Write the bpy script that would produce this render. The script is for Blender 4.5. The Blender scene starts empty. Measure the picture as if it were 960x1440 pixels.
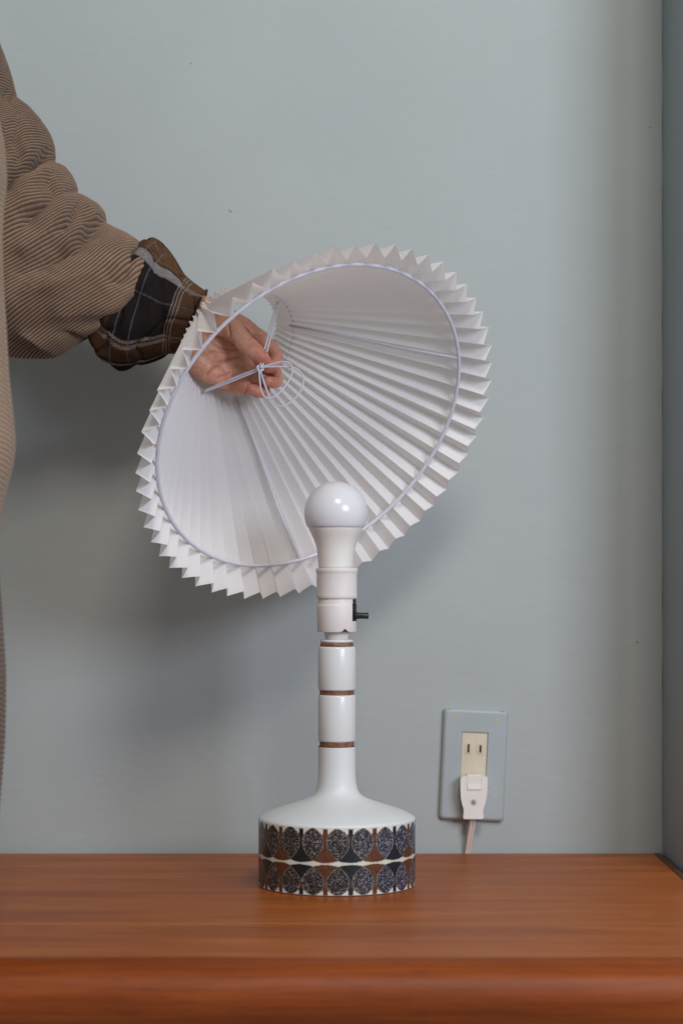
import bpy, bmesh, math, random
import numpy as np
from mathutils import Vector, Matrix

random.seed(7)
rng = np.random.default_rng(7)
sc = bpy.context.scene
C = sc.collection
PI = math.pi

# ------------------------------------------------------------------ camera
CAM_D, CAM_H, FPX, CX, CY = 2.0, 0.304, 2920.0, 480.0, 800.0
cam = bpy.data.cameras.new('camera')
cam_o = bpy.data.objects.new('camera', cam); C.objects.link(cam_o)
cam_o.location = (0, -CAM_D, CAM_H); cam_o.rotation_euler = (PI/2, 0, 0)
cam.sensor_fit = 'VERTICAL'; cam.sensor_height = 36; cam.sensor_width = 24
cam.lens = 36*FPX/1440; cam.shift_y = (CY-720)/1440; cam.shift_x = 0
cam.clip_start = 0.05; cam.clip_end = 50
cam.dof.use_dof = True; cam.dof.focus_distance = 2.0; cam.dof.aperture_fstop = 4.8
sc.camera = cam_o

def px(x, y, Y):
    """photo pixel + depth plane Y -> world point"""
    D = Y + CAM_D
    return Vector(((x-CX)*D/FPX, Y, CAM_H + (CY-y)*D/FPX))

# ------------------------------------------------------------------ light
w = bpy.data.worlds.new('World'); sc.world = w; w.use_nodes = True
w.node_tree.nodes['Background'].inputs[0].default_value = (0.86, 0.94, 1.0, 1)
w.node_tree.nodes['Background'].inputs[1].default_value = 0.36

def area(name, direction, dist, size, size_y, power, col, target=(0, 0.05, 0.4)):
    l = bpy.data.lights.new(name, 'AREA'); l.shape = 'RECTANGLE'
    l.size = size; l.size_y = size_y; l.energy = power; l.color = col
    o = bpy.data.objects.new(name, l); C.objects.link(o)
    d = Vector(direction).normalized()
    o.location = Vector(target) + d*dist
    o.rotation_euler = d.to_track_quat('Z', 'Y').to_euler()
    return o
area('ceiling_light', (0.16, -0.96, 0.86), 3.6, 1.0, 0.8, 47, (1.0, 0.945, 0.87))
area('window_light', (0.62, -0.87, 0.28), 2.7, 1.0, 0.8, 41, (0.775, 0.845, 1.0))

vs = sc.view_settings
vs.view_transform = 'Standard'; vs.look = 'None'; vs.exposure = 0.0; vs.gamma = 1.0
vs.use_curve_mapping = False

# ------------------------------------------------------------------ helpers
def link(o, parent=None):
    C.objects.link(o)
    if parent is not None: o.parent = parent
    return o

def empty(name, loc, label, cat, group=None):
    o = bpy.data.objects.new(name, None); C.objects.link(o)
    o.location = loc; o.empty_display_size = 0.05
    o['label'] = label; o['category'] = cat
    if group: o['group'] = group
    return o

def mesh_obj(name, verts, faces, mat, parent=None, smooth=True, origin=None):
    """verts in WORLD coordinates; parent empties have no rotation, only a location"""
    off = Vector((0, 0, 0))
    if parent is not None:
        p = parent
        while p is not None:
            off = off + p.location; p = p.parent
    v = np.asarray([tuple(a) for a in verts], dtype=np.float64) if not isinstance(verts, np.ndarray) else verts
    v = v - np.array(off)
    me = bpy.data.meshes.new(name)
    me.from_pydata(v.tolist(), [], [tuple(f) for f in faces])
    me.validate(); me.update()
    me.polygons.foreach_set('use_smooth', [smooth]*len(me.polygons))
    if mat: me.materials.append(mat)
    return link(bpy.data.objects.new(name, me), parent)

def grid_faces(nu, nv, wrap_v=True):
    """nu rows, nv columns (columns wrap)"""
    i = np.arange(nu-1)[:, None]; j = np.arange(nv if wrap_v else nv-1)[None, :]
    a = i*nv + j; b = i*nv + (j+1) % nv
    return np.stack([a, b, b+nv, a+nv], -1).reshape(-1, 4)

def fast_mesh(name, verts, quads, mat, parent=None, smooth=True, colors=None):
    off = np.zeros(3); p = parent
    while p is not None:
        off = off + np.array(p.location); p = p.parent
    v = (np.asarray(verts, dtype=np.float64) - off).astype(np.float32)
    me = bpy.data.meshes.new(name)
    me.vertices.add(len(v)); me.vertices.foreach_set('co', v.ravel())
    q = np.asarray(quads, dtype=np.int32)
    me.loops.add(q.size); me.loops.foreach_set('vertex_index', q.ravel())
    me.polygons.add(len(q))
    me.polygons.foreach_set('loop_start', np.arange(0, q.size, q.shape[1], dtype=np.int32))
    me.polygons.foreach_set('loop_total', np.full(len(q), q.shape[1], dtype=np.int32))
    me.update(calc_edges=True)
    me.polygons.foreach_set('use_smooth', [smooth]*len(q))
    if colors is not None:
        at = me.color_attributes.new('print', 'FLOAT_COLOR', 'POINT')
        c = np.ones((len(v), 4), dtype=np.float32); c[:, :3] = colors
        at.data.foreach_set('color', c.ravel())
    if mat: me.materials.append(mat)
    me.update()
    return link(bpy.data.objects.new(name, me), parent)

def lathe(name, prof, center, mat, parent, n=96, close=True):
    """prof: list of (r, z) metres from bottom to top, world z"""
    prof = np.array(prof); a = np.linspace(0, 2*PI, n, endpoint=False)
    v = np.stack([prof[:, 0:1]*np.cos(a)+center[0], prof[:, 0:1]*np.sin(a)+center[1],
                  np.repeat(prof[:, 1:2], n, 1)], -1).reshape(-1, 3)
    f = [tuple(x) for x in grid_faces(len(prof), n)]
    if close:
        f.append(tuple(range(n))[::-1]); m = len(prof)
        f.append(tuple(range((m-1)*n, m*n)))
    return mesh_obj(name, v, f, mat, parent)

def smooth_path(pts, n=12):
    """Catmull-Rom through points"""
    P = [Vector(p) for p in pts]; P = [P[0]*2-P[1]] + P + [P[-1]*2-P[-2]]
    out = []
    for i in range(1, len(P)-2):
        a, b, c, d = P[i-1], P[i], P[i+1], P[i+2]
        for k in range(n):
            t = k/n
            out.append(0.5*((2*b)+(c-a)*t+(2*a-5*b+4*c-d)*t*t+(3*b-a-3*c+d)*t**3))
    out.append(P[-2]); return out

def tube_geo(path, rad, n=10, closed=False):
    path = [Vector(p) for p in path]; m = len(path)
    R = rad if hasattr(rad, '__len__') else [rad]*m
    V = []; nrm = None
    for i, p in enumerate(path):
        if closed: t = path[(i+1) % m]-path[i-1]
        else: t = path[min(i+1, m-1)]-path[max(i-1, 0)]
        t.normalize()
        if nrm is None: nrm = t.orthogonal().normalized()
        nrm = (nrm - t*nrm.dot(t)).normalized(); b = t.cross(nrm)
        for k in range(n):
            a = 2*PI*k/n
            V.append(p + (nrm*math.cos(a)+b*math.sin(a))*R[i])
    F = [tuple(f) for f in grid_faces(m, n)]
    if closed:
        # last ring to the first: best matching offset
        best = min(range(n), key=lambda o: (V[(m-1)*n]-V[o]).length)
        for k in range(n):
            F.append(((m-1)*n+k, (m-1)*n+(k+1) % n, (k+1+best) % n, (k+best) % n))
    else:
        F.append(tuple(range(n))[::-1]); F.append(tuple(range((m-1)*n, m*n)))
    return V, F

def tube(name, path, rad, mat, parent, n=10, closed=False):
    V, F = tube_geo(path, rad, n, closed)
    return mesh_obj(name, V, F, mat, parent)

def box(name, lo, hi, mat, parent=None, bevel=0.0, seg=3, mtx=None):
    bm = bmesh.new(); bmesh.ops.create_cube(bm, size=1)
    for v in bm.verts:
        v.co = Vector([(lo[k]+hi[k])/2 + v.co[k]*(hi[k]-lo[k]) for k in range(3)])
    if bevel: bmesh.ops.bevel(bm, geom=bm.edges[:], offset=bevel, segments=seg, profile=0.5, affect='EDGES')
    if mtx: bmesh.ops.transform(bm, matrix=mtx, verts=bm.verts)
    V = [v.co.copy() for v in bm.verts]; bm.verts.index_update()
    F = [tuple(v.index for v in f.verts) for f in bm.faces]; bm.free()
    return mesh_obj(name, V, F, mat, parent, smooth=bevel > 0)

def prism(name, outline, y0, y1, mat, parent, bevel=0.0, mtx=None, smooth=True):
    """outline: (x,z) list; extruded in y from y0 (back) to y1 (front, smaller y)"""
    bm = bmesh.new()
    vs_ = [bm.verts.new((x, y0, z)) for x, z in outline]
    f = bm.faces.new(vs_)
    r = bmesh.ops.extrude_face_region(bm, geom=[f])
    up = [g for g in r['geom'] if isinstance(g, bmesh.types.BMVert)]
    for v in up: v.co.y = y1
    bmesh.ops.recalc_face_normals(bm, faces=bm.faces)
    if bevel:
        ed = [e for e in bm.edges if all(abs(v.co.y-y1) < 1e-9 for v in e.verts)]
        bmesh.ops.bevel(bm, geom=ed, offset=bevel, segments=4, profile=0.5, affect='EDGES')
    if mtx: bmesh.ops.transform(bm, matrix=mtx, verts=bm.verts)
    bm.verts.index_update(); V = [v.co.copy() for v in bm.verts]
    F = [tuple(v.index for v in f.verts) for f in bm.faces]; bm.free()
    o = mesh_obj(name, V, F, mat, parent, smooth=smooth)
    if smooth: shade_auto(o, 40)
    return o

def shade_auto(o, deg):
    me = o.data
    bm = bmesh.new(); bm.from_mesh(me)
    for e in bm.edges:
        e.smooth = not (len(e.link_faces) == 2 and e.calc_face_angle(0) > math.radians(deg))
    bm.to_mesh(me); bm.free()

def rounded_rect(x0, x1, z0, z1, r, n=6):
    out = []
    for cx, cz, a0 in ((x1-r, z1-r, 0), (x0+r, z1-r, 90), (x0+r, z0+r, 180), (x1-r, z0+r, 270)):
        for k in range(n+1):
            a = math.radians(a0+90*k/n); out.append((cx+r*math.cos(a), cz+r*math.sin(a)))
    return out

# ------------------------------------------------------------------ noise for numpy
def vnoise(x, y, seed=0, period_x=None):
    """2-D value noise, smooth, range 0..1"""
    xi = np.floor(x).astype(np.int64); yi = np.floor(y).astype(np.int64)
    xf = x-xi; yf = y-yi
    xf = xf*xf*(3-2*xf); yf = yf*yf*(3-2*yf)
    def h(a, b):
        if period_x: a = np.mod(a, period_x)
        n = (a*374761393 + b*668265263 + seed*982451653) & 0x7fffffff
        n = ((n ^ (n >> 13))*1274126177) & 0x7fffffff
        n = n ^ (n >> 16)
        return (n & 0xffff)/65535.0
    return ((h(xi, yi)*(1-xf)+h(xi+1, yi)*xf)*(1-yf) + (h(xi, yi+1)*(1-xf)+h(xi+1, yi+1)*xf)*yf)

def sstep(a, b, x):
    t = np.clip((x-a)/(b-a), 0, 1); return t*t*(3-2*t)

# ------------------------------------------------------------------ materials
def mat(name, col, rough=0.5, spec=0.5, coat=0.0, bump=None, var=None, sss=None):
    """bump: (scale, strength, distance) noise relief; var: (scale, amount) colour mottling"""
    m = bpy.data.materials.new(name); m.use_nodes = True
    nt = m.node_tree; b = nt.nodes['Principled BSDF']
    b.inputs['Base Color'].default_value = (*col, 1)
    b.inputs['Roughness'].default_value = rough
    b.inputs['Specular IOR Level'].default_value = spec
    b.inputs['Coat Weight'].default_value = coat
    tc = nt.nodes.new('ShaderNodeTexCoord')
    if var:
        n = nt.nodes.new('ShaderNodeTexNoise'); n.inputs['Scale'].default_value = var[0]; n.inputs['Detail'].default_value = 4
        nt.links.new(tc.outputs['Object'], n.inputs['Vector'])
        r = nt.nodes.new('ShaderNodeValToRGB')
        r.color_ramp.elements[0].position = 0.3; r.color_ramp.elements[1].position = 0.7
        r.color_ramp.elements[0].color = (*[c*(1-var[1]) for c in col], 1)
        r.color_ramp.elements[1].color = (*[min(1, c*(1+var[1])) for c in col], 1)
        nt.links.new(n.outputs['Fac'], r.inputs['Fac']); nt.links.new(r.outputs['Color'], b.inputs['Base Color'])
    if bump:
        n = nt.nodes.new('ShaderNodeTexNoise'); n.inputs['Scale'].default_value = bump[0]; n.inputs['Detail'].default_value = 3
        nt.links.new(tc.outputs['Object'], n.inputs['Vector'])
        bp = nt.nodes.new('ShaderNodeBump'); bp.inputs['Strength'].default_value = bump[1]; bp.inputs['Distance'].default_value = bump[2]
        nt.links.new(n.outputs['Fac'], bp.inputs['Height']); nt.links.new(bp.outputs['Normal'], b.inputs['Normal'])
    if sss:
        b.inputs['Subsurface Weight'].default_value = sss[0]
        b.inputs['Subsurface Radius'].default_value = sss[1]; b.inputs['Subsurface Scale'].default_value = sss[2]
    return m

def attr_mat(name, rough, spec=0.5, coat=0.0, bump=None):
    m = mat(name, (0.5, 0.5, 0.5), rough, spec, coat, bump)
    nt = m.node_tree; a = nt.nodes.new('ShaderNodeAttribute'); a.attribute_name = 'print'
    nt.links.new(a.outputs['Color'], nt.nodes['Principled BSDF'].inputs['Base Color'])
    return m

def wall_mat(name, col):
    m = mat(name, col, 0.62, 0.35)
    nt = m.node_tree; b = nt.nodes['Principled BSDF']; tc = nt.nodes['Texture Coordinate']
    def noise(scale, detail, sx=1, sz=1):
        mp = nt.nodes.new('ShaderNodeMapping'); mp.inputs['Scale'].default_value = (sx, 1, sz)
        nt.links.new(tc.outputs['Object'], mp.inputs['Vector'])
        n = nt.nodes.new('ShaderNodeTexNoise'); n.inputs['Scale'].default_value = scale; n.inputs['Detail'].default_value = detail
        nt.links.new(mp.outputs['Vector'], n.inputs['Vector']); return n
    n1 = noise(5, 5)                         # broad mottling of old paint
    r = nt.nodes.new('ShaderNodeValToRGB')
    r.color_ramp.elements[0].position = 0.3; r.color_ramp.elements[1].position = 0.72
    r.color_ramp.elements[0].color = (*[c*0.965 for c in col], 1); r.color_ramp.elements[1].color = (*[c*1.03 for c in col], 1)
    nt.links.new(n1.outputs['Fac'], r.inputs['Fac']); nt.links.new(r.outputs['Color'], b.inputs['Base Color'])
    n2 = noise(90, 4, 0.55, 1.6); n3 = noise(14, 3)
    add = nt.nodes.new('ShaderNodeMath'); add.operation = 'MULTIPLY_ADD'; add.inputs[1].default_value = 3.0
    nt.links.new(n3.outputs['Fac'], add.inputs[0]); nt.links.new(n2.outputs['Fac'], add.inputs[2])
    bp = nt.nodes.new('ShaderNodeBump'); bp.inputs['Strength'].default_value = 0.24; bp.inputs['Distance'].default_value = 0.0012
    nt.links.new(add.outputs[0], bp.inputs['Height']); nt.links.new(bp.outputs['Normal'], b.inputs['Normal'])
    return m

def wood_mat(name, k=(1, 1, 1)):
    m = mat(name, (0.2, 0.07, 0.025), 0.42, 0.20)
    nt = m.node_tree; b = nt.nodes['Principled BSDF']; tc = nt.nodes['Texture Coordinate']
    def noise(scale, detail, s, dist=0.0):
        mp = nt.nodes.new('ShaderNodeMapping'); mp.inputs['Scale'].default_value = s
        nt.links.new(tc.outputs['Object'], mp.inputs['Vector'])
        n = nt.nodes.new('ShaderNodeTexNoise'); n.inputs['Scale'].default_value = scale
        n.inputs['Detail'].default_value = detail; n.inputs['Distortion'].default_value = dist
        nt.links.new(mp.outputs['Vector'], n.inputs['Vector']); return n
    fig = noise(9, 6, (0.34, 2.2, 2.2), 1.1)       # long figure
    grain = noise(75, 7, (0.085, 3.2, 3.2), 0.5)   # streaks
    pore = noise(420, 2, (0.09, 1.6, 1.6))         # pores
    r1 = nt.nodes.new('ShaderNodeValToRGB'); e = r1.color_ramp.elements
    e[0].position = 0.18; e[0].color = (0.250, 0.060, 0.011, 1)
    e[1].position = 0.84; e[1].color = (0.480, 0.148, 0.028, 1)
    x = e.new(0.5); x.color = (0.370, 0.101, 0.018, 1)
    nt.links.new(fig.outputs['Fac'], r1.inputs['Fac'])
    r2 = nt.nodes.new('ShaderNodeValToRGB'); e = r2.color_ramp.elements
    e[0].position = 0.30; e[0].color = (0.80, 0.76, 0.72, 1); e[1].position = 0.66; e[1].color = (1.08, 1.08, 1.07, 1)
    nt.links.new(grain.outputs['Fac'], r2.inputs['Fac'])
    mx = nt.nodes.new('ShaderNodeMixRGB'); mx.blend_type = 'MULTIPLY'; mx.inputs[0].default_value = 1
    nt.links.new(r1.outputs['Color'], mx.inputs[1]); nt.links.new(r2.outputs['Color'], mx.inputs[2])
    r3 = nt.nodes.new('ShaderNodeValToRGB'); e = r3.color_ramp.elements
    e[0].position = 0.30; e[0].color = (0.70, 0.66, 0.62, 1); e[1].position = 0.44; e[1].color = (1, 1, 1, 1)
    nt.links.new(pore.outputs['Fac'], r3.inputs['Fac'])
    mx2 = nt.nodes.new('ShaderNodeMixRGB'); mx2.blend_type = 'MULTIPLY'; mx2.inputs[0].default_value = 0.8
    nt.links.new(mx.outputs[0], mx2.inputs[1]); nt.links.new(r3.outputs['Color'], mx2.inputs[2])
    # a few pale mineral streaks
    st = noise(7, 2, (0.035, 5.5, 5.5), 0.3)
    r4 = nt.nodes.new('ShaderNodeValToRGB'); e = r4.color_ramp.elements
    e[0].position = 0.672; e[0].color = (0, 0, 0, 1); e[1].position = 0.70; e[1].color = (1, 1, 1, 1)
    nt.links.new(st.outputs['Fac'], r4.inputs['Fac'])
    mx3 = nt.nodes.new('ShaderNodeMixRGB'); mx3.inputs[2].default_value = (0.52, 0.22, 0.065, 1)
    mm = nt.nodes.new('ShaderNodeMath'); mm.operation = 'MULTIPLY'; mm.inputs[1].default_value = 0.5
    nt.links.new(r4.outputs['Color'], mm.inputs[0]); nt.links.new(mm.outputs[0], mx3.inputs[0])
    mk = nt.nodes.new('ShaderNodeMixRGB'); mk.blend_type = 'MULTIPLY'; mk.inputs[0].default_value = 1; mk.inputs[2].default_value = (*k, 1)
    nt.links.new(mx2.outputs[0], mx3.inputs[1]); nt.links.new(mx3.outputs[0], mk.inputs[1]); nt.links.new(mk.outputs[0], b.inputs['Base Color'])
    bp = nt.nodes.new('ShaderNodeBump'); bp.inputs['Strength'].default_value = 0.12; bp.inputs['Distance'].default_value = 0.0004
    nt.links.new(pore.outputs['Fac'], bp.inputs['Height']); nt.links.new(bp.outputs['Normal'], b.inputs['Normal'])
    return m

def paper_mat(name):
    m = bpy.data.materials.new(name); m.use_nodes = True
    nt = m.node_tree; b = nt.nodes['Principled BSDF']; out = nt.nodes['Material Output']
    b.inputs['Base Color'].default_value = (0.93, 0.905, 0.895, 1); b.inputs['Roughness'].default_value = 0.62
    b.inputs['Specular IOR Level'].default_value = 0.25
    tr = nt.nodes.new('ShaderNodeBsdfTranslucent'); tr.inputs['Color'].default_value = (0.95, 0.88, 0.84, 1)
    mx = nt.nodes.new('ShaderNodeMixShader'); mx.inputs[0].default_value = 0.35
    nt.links.new(b.outputs[0], mx.inputs[1]); nt.links.new(tr.outputs[0], mx.inputs[2]); nt.links.new(mx.outputs[0], out.inputs[0])
    tc = nt.nodes.new('ShaderNodeTexCoord'); n = nt.nodes.new('ShaderNodeTexNoise'); n.inputs['Scale'].default_value = 500
    nt.links.new(tc.outputs['Object'], n.inputs['Vector'])
    bp = nt.nodes.new('ShaderNodeBump'); bp.inputs['Strength'].default_value = 0.08; bp.inputs['Distance'].default_value = 0.0004
    nt.links.new(n.outputs['Fac'], bp.inputs['Height']); nt.links.new(bp.outputs['Normal'], b.inputs['Normal'])
    return m

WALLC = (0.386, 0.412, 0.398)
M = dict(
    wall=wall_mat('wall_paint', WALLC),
    side=wall_mat('side_wall_shaded', (0.285, 0.325, 0.328)),  # darker wall colour: shade from facing away from the window is put in
    plate=mat('plate_paint', (0.375, 0.415, 0.418), 0.42, 0.5, var=(30, 0.03), bump=(120, 0.1, 0.0008)),
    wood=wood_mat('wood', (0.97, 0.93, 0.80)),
    wood_front=wood_mat('wood_front', (0.60, 0.46, 0.38)),  # redder edge wood, darkened further to hold the shade of the front
    wood_dark=mat('wood_edge', (0.09, 0.03, 0.012), 0.45, var=(60, 0.2)),
    paper=paper_mat('pleated_paper'),
    wire=mat('coated_wire', (0.64, 0.625, 0.69), 0.42, var=(90, 0.04)),
    cord=mat('waxed_cord', (0.68, 0.665, 0.74), 0.5, bump=(1500, 0.3, 0.0002)),
    glaze=mat('white_glaze', (0.665, 0.665, 0.65), 0.30, 0.5, 0.1, var=(22, 0.012), bump=(40, 0.05, 0.0006)),
    glaze_matte=mat('white_matt_glaze', (0.665, 0.67, 0.655), 0.42, 0.45, 0.0, var=(22, 0.012), bump=(60, 0.05, 0.0006)),
    groove=mat('brown_groove', (0.20, 0.085, 0.040), 0.5, var=(180, 0.45)),
    printed=attr_mat('printed_glaze', 0.30, 0.38, 0.0, bump=(260, 0.06, 0.0004)),
    bake=mat('painted_socket', (0.72, 0.665, 0.635), 0.46, 0.5, var=(70, 0.03), bump=(140, 0.08, 0.0006)),
    black=mat('black_plastic', (0.012, 0.012, 0.013), 0.42, var=(90, 0.2)),
    bulb_dome=mat('frosted_bulb', (0.69, 0.675, 0.695), 0.20, 0.4, 0.0, sss=(0.25, (1, 1, 1), 0.01)),
    bulb_base=mat('bulb_plastic', (0.77, 0.73, 0.675), 0.35, var=(40, 0.015)),
    ivory=mat('ivory_plastic', (0.62, 0.545, 0.40), 0.4, var=(80, 0.03)),
    plug=mat('white_plug_plastic', (0.80, 0.755, 0.685), 0.35, var=(60, 0.02)),
    cable=mat('power_cable', (0.66, 0.53, 0.475), 0.42, var=(90, 0.04)),
    slot=mat('slot_dark', (0.025, 0.014, 0.008), 0.7, var=(200, 0.3)),
    screw=mat('screw_steel', (0.42, 0.40, 0.38), 0.4, var=(300, 0.2)),
    nail=mat('finger_nail', (0.60, 0.34, 0.27), 0.28, 0.5),
    seam=mat('seam_glue', (0.70, 0.62, 0.46), 0.6, var=(300, 0.12)),
    chip=mat('chipped_cream', (0.55, 0.45, 0.27), 0.6, var=(400, 0.25)),
    speck=mat('wall_speck', (0.26, 0.28, 0.28), 0.7, var=(300, 0.3)),
)

# skin: mottled, with some subsurface
def skin_mat():
    m = mat('skin', (0.50, 0.235, 0.16), 0.46, 0.4, sss=(0.15, (1.0, 0.35, 0.18), 0.003))
    nt = m.node_tree; b = nt.nodes['Principled BSDF']; tc = nt.nodes['Texture Coordinate']
    n = nt.nodes.new('ShaderNodeTexNoise'); n.inputs['Scale'].default_value = 55; n.inputs['Detail'].default_value = 5
    nt.links.new(tc.outputs['Object'], n.inputs['Vector'])
    r = nt.nodes.new('ShaderNodeValToRGB'); e = r.color_ramp.elements
    e[0].position = 0.3; e[0].color = (0.54, 0.225, 0.150, 1); e[1].position = 0.72; e[1].color = (0.68, 0.350, 0.250, 1)
    at = nt.nodes.new('ShaderNodeAttribute'); at.attribute_name = 'print'; nt.links.new(at.outputs['Color'], b.inputs['Base Color'])
    v = nt.nodes.new('ShaderNodeTexVoronoi'); v.inputs['Scale'].default_value = 700
    nt.links.new(tc.outputs['Object'], v.inputs['Vector'])
    bp = nt.nodes.new('ShaderNodeBump'); bp.inputs['Strength'].default_value = 0.16; bp.inputs['Distance'].default_value = 0.0004
    nt.links.new(v.outputs['Distance'], bp.inputs['Height']); nt.links.new(bp.outputs['Normal'], b.inputs['Normal'])
    return m
M['skin'] = skin_mat()

def corduroy_mat():
    m = attr_mat('corduroy', 0.85, 0.15, bump=(900, 0.35, 0.0006))
    m.node_tree.nodes['Principled BSDF'].inputs['Sheen Weight'].default_value = 0.12
    return m
M['corduroy'] = corduroy_mat()
M['plaid'] = attr_mat('plaid_flannel', 0.9, 0.1, bump=(1100, 0.5, 0.0007))

# ------------------------------------------------------------------ the setting
WALL_Y = 0.229
def structure(o):
    o['kind'] = 'structure'; return o
XC = px(930, 0, WALL_Y).x                       # inner corner
wall = structure(box('wall', (-2.6, WALL_Y, -0.9), (XC+0.45, WALL_Y+0.12, 2.0), M['wall']))
# the side wall: its unseen depth is cut short to let light reach the back wall
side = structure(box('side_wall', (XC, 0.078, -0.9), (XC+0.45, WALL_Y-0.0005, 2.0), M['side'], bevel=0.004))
# caulk bead in the corner
bead = []
for k in range(60):
    z = -0.3 + 1.6*k/59
    bead.append(Vector((XC-0.0004+0.0004*math.sin(k*1.7), WALL_Y-0.0006, z)))
tube('corner_caulk', bead, [0.0011+0.0004*math.sin(k*2.3+1) for k in range(60)], M['wall'], wall, 8)
for (x, y, r, mm) in ((325, 296, 2.6, 'wall'), (269, 89, 1.3, 'speck'), (913, 179, 1.4, 'speck'), (895, 903, 1.6, 'speck')):
    p = px(x, y, WALL_Y)
    V = []; n = 10; rr = r/1310
    for ring, (f, h) in enumerate(((1, 0.0), (0.8, 0.0007), (0.4, 0.0010))):
        for k in range(n):
            a = 2*PI*k/n; q = rr*f*(1+0.25*math.sin(3*a+x))
            V.append(p + Vector((q*math.cos(a)*1.2, -h*(1 if mm == 'wall' else 0.35)-0.0001, q*math.sin(a))))
    F = [tuple(f) for f in grid_faces(3, n)] + [tuple(range(2*n, 3*n))]
    mesh_obj('paint_blemish', V, F, M[mm], wall)

# cabinet the lamp stands on
CAB_X1 = px(926, 0, WALL_Y).x; CAB_BACK = WALL_Y-0.010; CAB_X0 = -1.15
cab = empty('wooden_cabinet', (0, 0, -0.6), 'reddish brown wooden cabinet top with a rounded front edge under the lamp', 'cabinet')
FR = -0.374; R_ = 0.031; TH = 0.062
prof = [(CAB_BACK, -0.0015), (CAB_BACK-0.0015, 0.0), (FR+R_*0.0, 0.0)]
for k in range(1, 25):
    a = PI*k/24; prof.append((FR - R_*math.sin(a), -R_+R_*math.cos(a)))
prof += [(CAB_BACK, -TH)]
V = []; F = []; n = len(prof)
xs = [CAB_X0, CAB_X1-0.0075]
for x in xs:
    for (y, z) in prof: V.append((x, y, z))
for k in range(n): F.append((k, (k+1) % n, n+(k+1) % n, n+k))
F += [tuple(range(n))[::-1], tuple(range(n, 2*n))]

def slab(name, pr, x0, x1, m):
    n = len(pr); V = [(x, y, z) for x in (x0, x1) for (y, z) in pr]
    F = [(k, (k+1) % n, n+(k+1) % n, n+k) for k in range(n)] + [tuple(range(n))[::-1], tuple(range(n, 2*n))]
    o = mesh_obj(name, V, F, m, cab); shade_auto(o, 30); return o
slab('top_panel', [(CAB_BACK, -0.0015), (CAB_BACK-0.0015, 0), (FR+0.0004, 0), (FR+0.0004, -TH), (CAB_BACK, -TH)], CAB_X0, CAB_X1-0.0075, M['wood'])
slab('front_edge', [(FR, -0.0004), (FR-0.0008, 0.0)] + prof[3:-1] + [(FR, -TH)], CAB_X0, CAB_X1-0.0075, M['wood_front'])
V = []
for x in (CAB_X1-0.0072, CAB_X1):
    for (y, z) in prof: V.append((x, y, z+(0.0006 if z > -0.03 else 0)))
edge = mesh_obj('edge_strip', V, F, M['wood_dark'], cab); shade_auto(edge, 30)
box('cabinet_body', (CAB_X0+0.02, FR+0.02, -0.6), (CAB_X1-0.015, CAB_BACK-0.01, -TH+0.001), M['wood'], cab)

# ------------------------------------------------------------------ table lamp
LX = (473.5-480)/1460.0
lamp = empty('table_lamp', (LX, 0, 0), 'white ceramic table lamp with a dark leaf print base and a bare bulb', 'lamp')
zz = lambda y: (1243.8-y)/1460.0
rr = lambda d: d/2/1460.0
BR = rr(220)
# printed drum (vertex-coloured print)
nA, nZ = 1400, 190
zt = zz(1151)
zlist = np.linspace(0.0012, zt, nZ); ang = np.linspace(0, 2*PI, nA, endpoint=False)
A_, Z_ = np.meshgrid(ang, zlist)
bulge = 0.0
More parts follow.
